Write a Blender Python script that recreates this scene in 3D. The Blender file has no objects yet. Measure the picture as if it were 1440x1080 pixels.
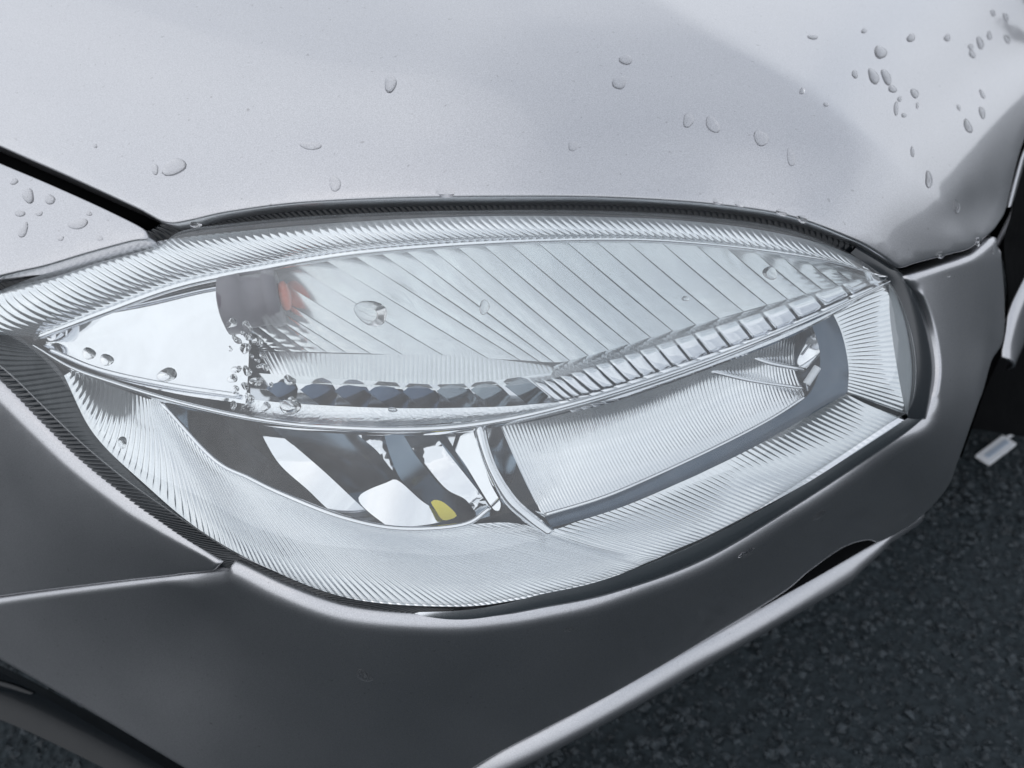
import bpy, math, random
import numpy as np
from mathutils import Vector, noise
from mathutils.geometry import delaunay_2d_cdt

random.seed(7); rng = np.random.default_rng(11)
R = math.radians
sc = bpy.context.scene
col = sc.collection

# ------------------------------------------------------------------ camera, sky, sun, exposure
PITCH = R(42.0); CAMH = 0.86
F = 1130.0                                     # focal length in photo pixels (1440 wide)
cam_d = bpy.data.cameras.new('camera'); cam = bpy.data.objects.new('camera', cam_d); col.objects.link(cam)
cam_d.sensor_width = 36.0; cam_d.lens = 36.0 * F / 1440.0
cam.location = (0, 0, CAMH); cam.rotation_euler = (math.pi / 2 - PITCH, 0, 0)
cam_d.clip_start = 0.01; cam_d.clip_end = 2000
cam_d.dof.use_dof = True; cam_d.dof.focus_distance = 0.50; cam_d.dof.aperture_fstop = 6.5
sc.camera = cam

SUN_EL, SUN_AZ = R(56), R(238)                 # azimuth measured clockwise from +Y
world = bpy.data.worlds.new('World'); sc.world = world; world.use_nodes = True
wn, wl = world.node_tree.nodes, world.node_tree.links
bg = wn['Background']; bg.inputs['Strength'].default_value = 0.10
sky = wn.new('ShaderNodeTexSky'); sky.sky_type = 'NISHITA'; sky.sun_disc = False
sky.sun_elevation = SUN_EL; sky.sun_rotation = SUN_AZ; sky.air_density = 1.0; sky.dust_density = 1.5; sky.ozone_density = 2.0
tc = wn.new('ShaderNodeTexCoord'); mp = wn.new('ShaderNodeMapping'); mp.inputs['Scale'].default_value = (1.6, 1.6, 3.0)
nz = wn.new('ShaderNodeTexNoise'); nz.inputs['Scale'].default_value = 1.5; nz.inputs['Detail'].default_value = 7; nz.inputs['Roughness'].default_value = 0.55
cr = wn.new('ShaderNodeValToRGB'); cr.color_ramp.elements[0].position = 0.15; cr.color_ramp.elements[1].position = 0.60; cr.color_ramp.elements[0].color = (0.48, 0.48, 0.48, 1)
mx = wn.new('ShaderNodeMix'); mx.data_type = 'RGBA'; mx.inputs[7].default_value = (9.05, 9.45, 10.2, 1)
wl.new(tc.outputs['Generated'], mp.inputs[0]); wl.new(mp.outputs[0], nz.inputs['Vector'])
# cloud looks denser towards the horizon, where it is seen edge-on
sx = wn.new('ShaderNodeSeparateXYZ'); wl.new(tc.outputs['Generated'], sx.inputs[0])
el = wn.new('ShaderNodeMapRange'); el.inputs['From Min'].default_value = 0.0; el.inputs['From Max'].default_value = 1.0
el.inputs['To Min'].default_value = 0.22; el.inputs['To Max'].default_value = -0.17; wl.new(sx.outputs['Z'], el.inputs['Value'])
ad = wn.new('ShaderNodeMath'); ad.operation = 'ADD'; wl.new(nz.outputs['Fac'], ad.inputs[0]); wl.new(el.outputs[0], ad.inputs[1])
wl.new(ad.outputs[0], cr.inputs[0]); wl.new(cr.outputs[0], mx.inputs[0]); wl.new(sky.outputs[0], mx.inputs[6])
wl.new(mx.outputs[2], bg.inputs['Color'])

sl = bpy.data.lights.new('sun', 'SUN'); sl.energy = 0.5; sl.angle = R(110); sl.color = (1, 0.96, 0.9)
so = bpy.data.objects.new('sun', sl); col.objects.link(so)
sdir = Vector((math.sin(SUN_AZ) * math.cos(SUN_EL), math.cos(SUN_AZ) * math.cos(SUN_EL), math.sin(SUN_EL)))
so.rotation_euler = sdir.to_track_quat('Z', 'Y').to_euler(); so.location = (0, 0, 5)

sc.view_settings.view_transform = 'Standard'; sc.view_settings.look = 'None'
sc.view_settings.exposure = 0.08; sc.view_settings.gamma = 1.0
sc.render.engine = 'CYCLES'
cy = sc.cycles
cy.max_bounces = 14; cy.glossy_bounces = 8; cy.transmission_bounces = 10; cy.transparent_max_bounces = 12; cy.diffuse_bounces = 3
cy.sample_clamp_indirect = 6.0; cy.blur_glossy = 0.3; cy.use_denoising = True

# ------------------------------------------------------------------ materials
def newmat(name):
    m = bpy.data.materials.new(name); m.use_nodes = True
    nt = m.node_tree
    return m, nt.nodes, nt.links, nt.nodes['Principled BSDF']
def simple(name, colr, rough=0.4, metal=0.0, spec=0.5, coat=0.0, bump=None):
    m, n, l, p = newmat(name)
    p.inputs['Base Color'].default_value = (*colr, 1); p.inputs['Roughness'].default_value = rough
    p.inputs['Metallic'].default_value = metal; p.inputs['Specular IOR Level'].default_value = spec
    p.inputs['Coat Weight'].default_value = coat; p.inputs['Coat Roughness'].default_value = 0.03
    t = n.new('ShaderNodeTexCoord')
    nn = n.new('ShaderNodeTexNoise'); nn.inputs['Scale'].default_value = bump[0] if bump else 40
    nn.inputs['Detail'].default_value = 4
    l.new(t.outputs['Object'], nn.inputs['Vector'])
    mr = n.new('ShaderNodeMapRange'); mr.inputs['To Min'].default_value = rough * 0.8; mr.inputs['To Max'].default_value = rough * 1.25
    l.new(nn.outputs['Fac'], mr.inputs['Value']); l.new(mr.outputs[0], p.inputs['Roughness'])
    if bump:
        b = n.new('ShaderNodeBump'); b.inputs['Strength'].default_value = bump[1]; b.inputs['Distance'].default_value = bump[2]
        l.new(nn.outputs['Fac'], b.inputs['Height']); l.new(b.outputs[0], p.inputs['Normal'])
    return m
def make_paint():
    m, n, l, p = newmat('silver_metallic_paint')
    t = n.new('ShaderNodeTexCoord')
    fl = n.new('ShaderNodeTexNoise'); fl.inputs['Scale'].default_value = 1500; fl.inputs['Detail'].default_value = 1
    l.new(t.outputs['Object'], fl.inputs['Vector'])
    ramp = n.new('ShaderNodeValToRGB')
    ramp.color_ramp.elements[0].position = 0.3; ramp.color_ramp.elements[0].color = (0.46, 0.466, 0.482, 1)
    ramp.color_ramp.elements[1].position = 0.7; ramp.color_ramp.elements[1].color = (0.592, 0.598, 0.617, 1)
    l.new(fl.outputs['Fac'], ramp.inputs[0])
    # sparse road grime specks
    sp = n.new('ShaderNodeTexNoise'); sp.inputs['Scale'].default_value = 260; sp.inputs['Detail'].default_value = 3
    l.new(t.outputs['Object'], sp.inputs['Vector'])
    sr = n.new('ShaderNodeValToRGB'); sr.color_ramp.elements[0].position = 0.69; sr.color_ramp.elements[1].position = 0.76
    l.new(sp.outputs['Fac'], sr.inputs[0])
    mm = n.new('ShaderNodeMix'); mm.data_type = 'RGBA'; mm.inputs[7].default_value = (0.2, 0.19, 0.19, 1)
    ms = n.new('ShaderNodeMath'); ms.operation = 'MULTIPLY'; ms.inputs[1].default_value = 0.45
    l.new(sr.outputs[0], ms.inputs[0]); l.new(ms.outputs[0], mm.inputs[0]); l.new(ramp.outputs[0], mm.inputs[6])
    l.new(mm.outputs[2], p.inputs['Base Color'])
    p.inputs['Metallic'].default_value = 0.97
    gr = n.new('ShaderNodeTexNoise'); gr.inputs['Scale'].default_value = 18; gr.inputs['Detail'].default_value = 6
    l.new(t.outputs['Object'], gr.inputs['Vector'])
    mr = n.new('ShaderNodeMapRange'); mr.inputs['To Min'].default_value = 0.29; mr.inputs['To Max'].default_value = 0.37
    l.new(gr.outputs['Fac'], mr.inputs['Value']); l.new(mr.outputs[0], p.inputs['Roughness'])
    b = n.new('ShaderNodeBump'); b.inputs['Strength'].default_value = 0.12; b.inputs['Distance'].default_value = 0.0004
    l.new(fl.outputs['Fac'], b.inputs['Height']); l.new(b.outputs[0], p.inputs['Normal'])
    p.inputs['Coat Weight'].default_value = 1.0; p.inputs['Coat Roughness'].default_value = 0.06
    return m
def make_lens():
    m, n, l, p = newmat('clear_polycarbonate')
    n.remove(p); out = n['Material Output']
    tr = n.new('ShaderNodeBsdfTransparent'); tr.inputs[0].default_value = (0.95, 0.97, 0.97, 1)
    gl = n.new('ShaderNodeBsdfGlossy'); gl.inputs['Roughness'].default_value = 0.04
    lw = n.new('ShaderNodeLayerWeight'); lw.inputs['Blend'].default_value = 0.5
    pw = n.new('ShaderNodeMath'); pw.operation = 'POWER'; pw.inputs[1].default_value = 5
    ma = n.new('ShaderNodeMath'); ma.operation = 'MULTIPLY_ADD'; ma.inputs[1].default_value = 0.9; ma.inputs[2].default_value = 0.08
    l.new(lw.outputs['Facing'], pw.inputs[0]); l.new(pw.outputs[0], ma.inputs[0])
    m1 = n.new('ShaderNodeMixShader'); l.new(ma.outputs[0], m1.inputs[0]); l.new(tr.outputs[0], m1.inputs[1]); l.new(gl.outputs[0], m1.inputs[2])
    df = n.new('ShaderNodeBsdfDiffuse'); df.inputs[0].default_value = (0.75, 0.78, 0.8, 1)
    t = n.new('ShaderNodeTexCoord'); nn = n.new('ShaderNodeTexNoise'); nn.inputs['Scale'].default_value = 30; nn.inputs['Detail'].default_value = 8; nn.inputs['Roughness'].default_value = 0.7
    l.new(t.outputs['Object'], nn.inputs['Vector'])
    mr = n.new('ShaderNodeMapRange'); mr.inputs['From Min'].default_value = 0.35; mr.inputs['From Max'].default_value = 0.75
    mr.inputs['To Min'].default_value = 0.05; mr.inputs['To Max'].default_value = 0.13
    l.new(nn.outputs['Fac'], mr.inputs['Value'])
    m2 = n.new('ShaderNodeMixShader'); l.new(mr.outputs[0], m2.inputs[0]); l.new(m1.outputs[0], m2.inputs[1]); l.new(df.outputs[0], m2.inputs[2])
    l.new(m2.outputs[0], out.inputs[0])
    return m
def make_milky():
    m, n, l, p = newmat('milky_clear_plastic')
    n.remove(p); out = n['Material Output']
    tr = n.new('ShaderNodeBsdfTransparent'); tr.inputs[0].default_value = (0.95, 0.97, 0.97, 1)
    gl = n.new('ShaderNodeBsdfGlossy'); gl.inputs['Roughness'].default_value = 0.12
    df = n.new('ShaderNodeBsdfTranslucent'); df.inputs[0].default_value = (0.8, 0.82, 0.84, 1)
    d2 = n.new('ShaderNodeBsdfDiffuse'); d2.inputs[0].default_value = (0.8, 0.82, 0.84, 1)
    t = n.new('ShaderNodeTexCoord'); nn = n.new('ShaderNodeTexNoise'); nn.inputs['Scale'].default_value = 45; nn.inputs['Detail'].default_value = 5
    l.new(t.outputs['Object'], nn.inputs['Vector'])
    mr = n.new('ShaderNodeMapRange'); mr.inputs['From Min'].default_value = 0.3; mr.inputs['From Max'].default_value = 0.7
    mr.inputs['To Min'].default_value = 0.05; mr.inputs['To Max'].default_value = 0.24; l.new(nn.outputs['Fac'], mr.inputs['Value'])
    m0 = n.new('ShaderNodeMixShader'); m0.inputs[0].default_value = 0.5; l.new(df.outputs[0], m0.inputs[1]); l.new(d2.outputs[0], m0.inputs[2])
    m1 = n.new('ShaderNodeMixShader'); m1.inputs[0].default_value = 0.09; l.new(tr.outputs[0], m1.inputs[1]); l.new(gl.outputs[0], m1.inputs[2])
    m2 = n.new('ShaderNodeMixShader'); l.new(mr.outputs[0], m2.inputs[0]); l.new(m1.outputs[0], m2.inputs[1]); l.new(m0.outputs[0], m2.inputs[2])
    l.new(m2.outputs[0], out.inputs[0])
    return m
def make_water():
    m, n, l, p = newmat('water')
    p.inputs['Base Color'].default_value = (1, 1, 1, 1); p.inputs['Roughness'].default_value = 0.0
    p.inputs['IOR'].default_value = 1.33; p.inputs['Transmission Weight'].default_value = 1.0
    return m
def make_asphalt(name, lo, hi, rough):
    m, n, l, p = newmat(name)
    t = n.new('ShaderNodeTexCoord')
    v = n.new('ShaderNodeTexVoronoi'); v.inputs['Scale'].default_value = 120
    a = n.new('ShaderNodeTexNoise'); a.inputs['Scale'].default_value = 90; a.inputs['Detail'].default_value = 6
    l.new(t.outputs['Object'], v.inputs['Vector']); l.new(t.outputs['Object'], a.inputs['Vector'])
    r = n.new('ShaderNodeValToRGB'); r.color_ramp.elements[0].position = 0.3; r.color_ramp.elements[1].position = 0.75
    r.color_ramp.elements[0].color = (*lo, 1); r.color_ramp.elements[1].color = (*hi, 1)
    l.new(a.outputs['Fac'], r.inputs[0]); l.new(r.outputs[0], p.inputs['Base Color'])
    p.inputs['Roughness'].default_value = rough; p.inputs['Specular IOR Level'].default_value = 0.22
    b = n.new('ShaderNodeBump'); b.inputs['Strength'].default_value = 0.8; b.inputs['Distance'].default_value = 0.004
    l.new(v.outputs['Distance'], b.inputs['Height']); l.new(b.outputs[0], p.inputs['Normal'])
    return m
M = dict(
    paint=make_paint(), lens=make_lens(), water=make_water(), milky=make_milky(),
    chrome=simple('bright_chrome', (0.88, 0.89, 0.91), 0.06, 1.0),
    chrome_soft=simple('satin_chrome', (0.84, 0.855, 0.87), 0.11, 1.0),
    chrome_tex=simple('textured_chrome', (0.82, 0.84, 0.86), 0.12, 1.0, bump=(420, 0.6, 0.0012)),
    black=simple('black_plastic', (0.0025, 0.0028, 0.0032), 0.8, 0.0, 0.03),
    rim=simple('smoked_lens_edge', (0.022, 0.026, 0.03), 0.16, 0.0, 0.6),
    rim_dark=simple('black_lens_edge', (0.006, 0.008, 0.010), 0.22, 0.0, 0.35),
    housing=simple('dark_lamp_housing', (0.05, 0.085, 0.125), 0.35),
    flute=simple('milky_satin_chrome', (0.84, 0.855, 0.87), 0.2, 1.0),
    rim_clear=simple('clear_lens_edge', (0.42, 0.45, 0.47), 0.2, 0.5, 0.6),
    rubber=simple('tyre_rubber', (0.004, 0.004, 0.005), 0.8, 0.0, 0.08, bump=(90, 0.4, 0.002)),
    dark_refl_bowl=simple('mirror_dark_reflection', (0.17, 0.22, 0.27), 0.16, 1.0),  # chrome of the bowl with its dark reflections put into the colour
    dark_refl=simple('chrome_dark_reflection', (0.07, 0.10, 0.15), 0.07, 1.0), dark_refl_pale=simple('chrome_dark_reflection_pale', (0.22, 0.26, 0.29), 0.07, 1.0),  # chrome with reflected dark blue painted in, paler for the last facets
    bluegrey=simple('dark_blue_reflection_gloss', (0.05, 0.085, 0.13), 0.2, 0.3),  # dark reflection painted as blue; under the blade it tints the bowl's reflections
    grey=simple('grey_plastic', (0.24, 0.26, 0.275), 0.35),
    amber=simple('amber_glass', (0.7, 0.13, 0.05), 0.2, 0.0, 0.6),
    socket=simple('grey_bulb_socket', (0.16, 0.15, 0.17), 0.4),
    yellow=simple('yellow_reflection_colour', (0.85, 0.72, 0.06), 0.3),  # colour stands in for the bulb's reflection
    pale_blue=simple('pale_blue_plastic', (0.4, 0.47, 0.56), 0.35),
    white=simple('white_plastic', (0.75, 0.77, 0.8), 0.35),
    asphalt=make_asphalt('asphalt', (0.009, 0.014, 0.017), (0.026, 0.036, 0.042), 0.7),
    stone=make_asphalt('asphalt_stone', (0.010, 0.014, 0.017), (0.055, 0.068, 0.077), 0.45),
)

# ------------------------------------------------------------------ surface of the car's corner
fw = np.array([0, math.cos(PITCH), -math.sin(PITCH)]); up = np.array([0, math.sin(PITCH), math.cos(PITCH)]); rt = np.array([1.0, 0, 0])
C0 = np.array([0, 0, CAMH])
def rays(p):
    p = np.asarray(p, float).reshape(-1, 2)
    return fw[None] + ((p[:, :1] - 720) / F) * rt[None] + ((540 - p[:, 1:2]) / F) * up[None]
class TPS:
    def __init__(s, pts, vals, lam=1e-4):
        s.p = np.asarray(pts, float) / 1000.0; v = np.asarray(vals, float); n = len(v)
        A = np.zeros((n + 3, n + 3)); A[:n, :n] = s.k(s.p, s.p) + lam * np.eye(n)
        A[:n, n] = 1; A[:n, n + 1:] = s.p; A[n, :n] = 1; A[n + 1:, :n] = s.p.T
        s.w = np.linalg.solve(A, np.concatenate([v, np.zeros(3)]))
    def k(s, a, b):
        r2 = ((a[:, None] - b[None]) ** 2).sum(-1); return 0.5 * r2 * np.log(r2 + 1e-12)
    def __call__(s, q):
        q = np.asarray(q, float).reshape(-1, 2) / 1000.0
        return s.k(q, s.p) @ s.w[:-3] + s.w[-3] + q @ s.w[-2:]
# measured stations on the body: photo position and height of the metal relative to the eye
ST = [(0,0,-.20),(360,0,-.183),(720,0,-.176),(1080,0,-.19),(1440,0,-.235),(0,215,-.262),(205,300,-.262),(720,285,-.238),(450,300,-.245),
      (1000,295,-.257),(1270,380,-.312),(0,400,-.30),(650,580,-.322),(300,560,-.335),(1000,520,-.325),(650,865,-.42),(400,830,-.413),(0,555,-.372),
      (1290,590,-.392),(1100,700,-.402),(900,805,-.412),(160,690,-.40),(1400,335,-.335),(1340,660,-.50),(1215,775,-.565),(1000,905,-.575),
      (700,1070,-.60),(650,920,-.46),(650,1000,-.535),(320,800,-.412),(300,860,-.475),(250,1080,-.63),(0,700,-.455),(0,840,-.545),(0,930,-.605),
      (1390,480,-.42),(1250,690,-.485),(1440,200,-.30),(720,140,-.203),(1235,265,-.2555),(-300,140,-.27),(-300,450,-.37),(-300,800,-.58),(720,-250,-.135),(1440,-250,-.19),(-300,-250,-.15)]
sp = np.array([(a, b) for a, b, c in ST], float); sz = np.array([c for a, b, c in ST])
# invert depth so the fit stays well behaved along receding faces
INV = TPS(sp, rays(sp)[:, 2] / sz, lam=2e-3)
CREASE = np.array([(600, -220), (860, -42), (1130, 122), (1330, 288), (1374, 370), (1388, 470), (1372, 575), (1330, 665), (1250, 760)], float)
FOLD = np.array([(1322, 300), (1452, 100)], float)  # bend added to the wing so its rear end reflects the dark ground
def seg_dist(p, poly, closed=False):
    p = np.asarray(p, float).reshape(-1, 2)
    a = poly if closed else poly[:-1]; b = np.roll(poly, -1, 0) if closed else poly[1:]
    d = b - a; L = (d ** 2).sum(1) + 1e-9
    out = np.empty(len(p)); idx = np.empty(len(p), int)
    for i0 in range(0, len(p), 4000):
        q = p[i0:i0 + 4000]
        t = np.clip(((q[:, None] - a[None]) * d[None]).sum(-1) / L, 0, 1)
        dd = np.sqrt(((a[None] + t[..., None] * d[None] - q[:, None]) ** 2).sum(-1))
        idx[i0:i0 + 4000] = dd.argmin(1); out[i0:i0 + 4000] = dd.min(1)
    return out, idx
def depth(p):
    p = np.asarray(p, float).reshape(-1, 2)
    d, i = seg_dist(p, CREASE)
    a = CREASE[i]; e = CREASE[i + 1] - a
    s = np.sign(e[:, 1] * (p[:, 0] - a[:, 0]) - e[:, 0] * (p[:, 1] - a[:, 1]))
    sd = d * s; soft = 1.6
    e2 = FOLD[1] - FOLD[0]; e2 = e2 / np.linalg.norm(e2)
    s2 = np.clip(e2[0] * (p[:, 1] - FOLD[0][1]) - e2[1] * (p[:, 0] - FOLD[0][0]), -200, 160)
    fade = np.clip((335 - p[:, 1]) / 60, 0, 1); fade = fade * fade * (3 - 2 * fade)
    return 1.0 / INV(p) + fade * 0.0004 * 7.0 * np.logaddexp(0, s2 / 7.0) + 0.00046 * soft * np.logaddexp(0, np.clip(sd, -200, 260) / soft)
def surf(p, off=0.0):
    """points of the body skin seen at photo positions p, set back by off metres"""
    p = np.asarray(p, float).reshape(-1, 2)
    return C0[None] + rays(p) * (depth(p) + off)[:, None]
def normals(p):
    p = np.asarray(p, float).reshape(-1, 2); h = 1.5
    dx = surf(p + [h, 0]) - surf(p - [h, 0]); dy = surf(p + [0, h]) - surf(p - [0, h])
    n = np.cross(dy, dx); n /= np.linalg.norm(n, axis=1)[:, None]
    s = np.sign((n * rays(p)).sum(1)); return -n * s[:, None]

# ------------------------------------------------------------------ object helpers
def link(name, verts, faces, mat, parent=None, smooth=True):
    me = bpy.data.meshes.new(name); me.from_pydata([tuple(map(float, v)) for v in verts], [], [tuple(int(i) for i in f) for f in faces])
    me.materials.append(M[mat]); me.update()
    if smooth: me.polygons.foreach_set('use_smooth', [True] * len(me.polygons))
    o = bpy.data.objects.new(name, me); col.objects.link(o)
    if parent is not None:
        o.parent = parent; o.matrix_parent_inverse = Wm[parent.name]
    return o
Wm = {}
def empty(name, loc, parent=None):
    o = bpy.data.objects.new(name, None); col.objects.link(o); o.location = loc; o.empty_display_size = 0.05
    from mathutils import Matrix
    w = Matrix.Translation(loc)
    if parent is not None:
        o.parent = parent; o.matrix_parent_inverse = Wm[parent.name]
    Wm[o.name] = w.inverted()
    return o
def tag(o, label=None, cat=None, group=None, kind=None):
    if label: o['label'] = label
    if cat: o['category'] = cat
    if group: o['group'] = group
    if kind: o['kind'] = kind
    return o
def catmull(P, n, closed=False):
    P = np.asarray(P, float); m = len(P)
    if closed: Q = np.vstack([P[-1], P, P[0], P[1]]); segs = m
    else: Q = np.vstack([2 * P[0] - P[1], P, 2 * P[-1] - P[-2]]); segs = m - 1
    t = np.linspace(0, segs, n, endpoint=not closed); i = np.minimum(t.astype(int), segs - 1); u = (t - i)[:, None]
    p0, p1, p2, p3 = Q[i], Q[i + 1], Q[i + 2], Q[i + 3]
    return 0.5 * (2 * p1 + (p2 - p0) * u + (2 * p0 - 5 * p1 + 4 * p2 - p3) * u ** 2 + (3 * p1 - p0 - 3 * p2 + p3) * u ** 3)
def even(P, step, closed=False):
    """smooth curve through P resampled at an even step"""
    c = catmull(P, len(P) * 40, closed)
    if closed: c = np.vstack([c, c[:1]])
    L = np.concatenate([[0], np.cumsum(np.linalg.norm(np.diff(c, axis=0), axis=1))])
    n = max(4, int(L[-1] / step)); s = np.linspace(0, L[-1], n, endpoint=not closed)
    return np.stack([np.interp(s, L, c[:, k]) for k in range(c.shape[1])], 1)
def inside(p, poly):
    x, y = p[:, 0], p[:, 1]; r = np.zeros(len(p), bool)
    a = poly; b = np.roll(poly, -1, 0)
    for (x1, y1), (x2, y2) in zip(a, b):
        if y1 == y2: continue
        r ^= ((y1 > y) != (y2 > y)) & (x < (x2 - x1) * (y - y1) / (y2 - y1) + x1)
    return r
def sheet(outline, grid, rings=(), clearance=None):
    """triangulated pixel-space sheet: points, triangles, loop length (loop comes first)"""
    loop = outline; n = len(loop)
    tan = np.roll(loop, -1, 0) - np.roll(loop, 1, 0); tan /= np.linalg.norm(tan, axis=1)[:, None] + 1e-9
    nor = np.stack([-tan[:, 1], tan[:, 0]], 1)
    if not inside((loop + nor * 0.5), loop).mean() > 0.5: nor = -nor
    pts = []
    last = 0
    for r in rings:
        q = loop + nor * r; q = q[inside(q, loop)]
        if len(q):
            d, _ = seg_dist(q, loop, True); pts.append(q[d > r * 0.93]); last = max(last, r)
    lo = loop.min(0); hi = loop.max(0)
    gx, gy = np.meshgrid(np.arange(lo[0], hi[0], grid), np.arange(lo[1], hi[1], grid))
    gx[1::2] += grid * 0.5
    g = np.stack([gx.ravel(), gy.ravel()], 1); g = g[inside(g, loop)]
    d, _ = seg_dist(g, loop, True); pts.append(g[d > last + grid * 0.45])
    allp = np.vstack([loop] + pts)
    edges = [(i, (i + 1) % n) for i in range(n)]
    vs, es, fs, *_ = delaunay_2d_cdt([Vector(q) for q in allp], edges, [], 1, 1e-5)
    return np.array([(v.x, v.y) for v in vs]), fs
def panel(name, outline, parent, mat='paint', radius=5.0, flange=0.012, grid=11, off=0.0, step=6, rad_fn=None, bulge=None, drop_fn=None):
    loop = even(outline, step, True)
    rmax = radius
    if rad_fn is not None: rmax = float(rad_fn(loop).max())
    rings = [r for r in (0.6, 1.4, 2.6, 4.2, 6.5, 9.5, 13, 17, 22, 28) if r < rmax * 1.15]
    p, f = sheet(loop, grid, rings)
    d, idx = seg_dist(p, loop, True)
    rad = np.full(len(p), radius) if rad_fn is None else rad_fn(p)
    x = np.clip(1 - d / rad, 0, 1)
    N = normals(p); D = depth(p)
    drop = rad * D / F * (1 - np.sqrt(np.clip(1 - x * x, 0, 1)))
    if drop_fn is not None: drop = drop * drop_fn(p)
    P = surf(p, off) - N * drop[:, None]
    if bulge is not None: P = P + N * bulge(p)[:, None]
    nl = int((d < 1e-3).sum()); n0 = len(loop)
    verts = list(P); faces = [tuple(t) for t in f]
    # flange turned inwards along the whole edge
    be = {}
    for t in faces:
        for a, b in zip(t, t[1:] + t[:1]):
            k = (min(a, b), max(a, b)); be.setdefault(k, []).append((a, b))
    bed = [v[0] for v in be.values() if len(v) == 1]
    mp_ = {}
    for a, b in bed:
        for q in (a, b):
            if q not in mp_: mp_[q] = len(verts); verts.append(P[q] - N[q] * flange)
        faces.append((b, a, mp_[a], mp_[b]))
    o = link(name, verts, faces, mat, parent)
    return fix_normals(o)
def fix_normals(o):
    import bmesh
    bm = bmesh.new(); bm.from_mesh(o.data); bmesh.ops.recalc_face_normals(bm, faces=bm.faces)
    c = Vector(C0); 
    s = sum((c - f.calc_center_median()).dot(f.normal) * f.calc_area() for f in bm.faces)
    if s < 0: bmesh.ops.reverse_faces(bm, faces=bm.faces)
    bm.to_mesh(o.data); bm.free(); return o
def line3(pts, n):
    """pts: (px, py, off) -> smooth 3D line of n points"""
    a = np.asarray(pts, float)
    c = catmull(a, n)
    return C0[None] + rays(c[:, :2]) * (depth(c[:, :2]) + c[:, 2])[:, None]
def grid_mesh(G):
    ns, nt = G.shape[:2]; f = []
    for i in range(ns - 1):
        for j in range(nt - 1):
            k = i * nt + j; f.append((k, k + 1, k + nt + 1, k + nt))
    return G.reshape(-1, 3), f
def strip_grid(A, B, ns, nt, bulge=0.0, ribs=0, amp=0.0, wave='sin', amp_end=1.0, shear=0.0):
    if ribs:
        n0 = 1200; ca = catmull(np.asarray(A, float), n0); cb = catmull(np.asarray(B, float), n0)
        mid = 0.5 * (ca + cb)[:, :2]
        L = np.concatenate([[0], np.cumsum(np.linalg.norm(np.diff(mid, axis=0), axis=1))])
        sa = np.linspace(0, L[-1], ns)
        qa = np.stack([np.interp(np.clip(sa - shear * .5, 0, L[-1]), L, ca[:, k]) for k in range(3)], 1)
        qb = np.stack([np.interp(np.clip(sa + shear * .5, 0, L[-1]), L, cb[:, k]) for k in range(3)], 1)
        a = C0[None] + rays(qa[:, :2]) * (depth(qa[:, :2]) + qa[:, 2])[:, None]
        b = C0[None] + rays(qb[:, :2]) * (depth(qb[:, :2]) + qb[:, 2])[:, None]
    else:
        a = line3(A, ns); b = line3(B, ns)
    t = np.linspace(0, 1, nt)[None, :, None]
    G = a[:, None] * (1 - t) + b[:, None] * t
    ds = np.gradient(G, axis=0); dt = np.gradient(G, axis=1)
    N = np.cross(ds, dt); N /= np.linalg.norm(N, axis=2)[..., None] + 1e-12
    v = C0 - G; N *= np.sign((N * v).sum(-1))[..., None]
    h = bulge * 4 * t[..., 0] * (1 - t[..., 0]) * np.ones((ns, 1))
    if ribs:
        s = np.linspace(0, ribs, ns)[:, None]
        if wave == 'sin': w = np.abs(np.sin(np.pi * s))
        else: w = s - np.floor(s)
        edge = np.clip(np.minimum(t[..., 0], 1 - t[..., 0]) * 5, 0, 1)
        h = h + amp * w * edge * np.interp(np.linspace(0, 1, ns), [0, .55, 1], [1, 1, amp_end])[:, None]
    return G + N * h[..., None]
def strip(name, A, B, parent, mat, ns=40, nt=6, thick=0.0, **k):
    G = strip_grid(A, B, ns, nt, **k)
    v, f = grid_mesh(G); o = link(name, v, f, mat, parent); fix_normals(o)
    if thick: add_solid(o, thick)
    return o
def add_solid(o, t):
    md = o.modifiers.new('thickness', 'SOLIDIFY'); md.thickness = t; md.offset = -1
def tube(name, pts, rad, parent, mat, n=60, seg=8, flat=1.0):
    c = line3(pts, n); T = np.gradient(c, axis=0); T /= np.linalg.norm(T, axis=1)[:, None]
    v0 = C0 - c; S = np.cross(T, v0); S /= np.linalg.norm(S, axis=1)[:, None]; U = np.cross(S, T)
    th = np.linspace(0, 2 * math.pi, seg, endpoint=False)
    r = np.interp(np.linspace(0, 1, n), np.linspace(0, 1, len(np.atleast_1d(rad))), np.atleast_1d(rad))
    V = c[:, None] + r[:, None, None] * (np.cos(th)[None, :, None] * S[:, None] + flat * np.sin(th)[None, :, None] * U[:, None])
    f = [(i * seg + j, i * seg + (j + 1) % seg, (i + 1) * seg + (j + 1) % seg, (i + 1) * seg + j) for i in range(n - 1) for j in range(seg)]
    f += [tuple(range(seg)), tuple((n - 1) * seg + j for j in reversed(range(seg)))]
    return fix_closed(link(name, V.reshape(-1, 3), f, mat, parent))
def fix_closed(o):
    import bmesh
    bm = bmesh.new(); bm.from_mesh(o.data); bmesh.ops.recalc_face_normals(bm, faces=bm.faces); bm.to_mesh(o.data); bm.free(); return o
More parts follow.
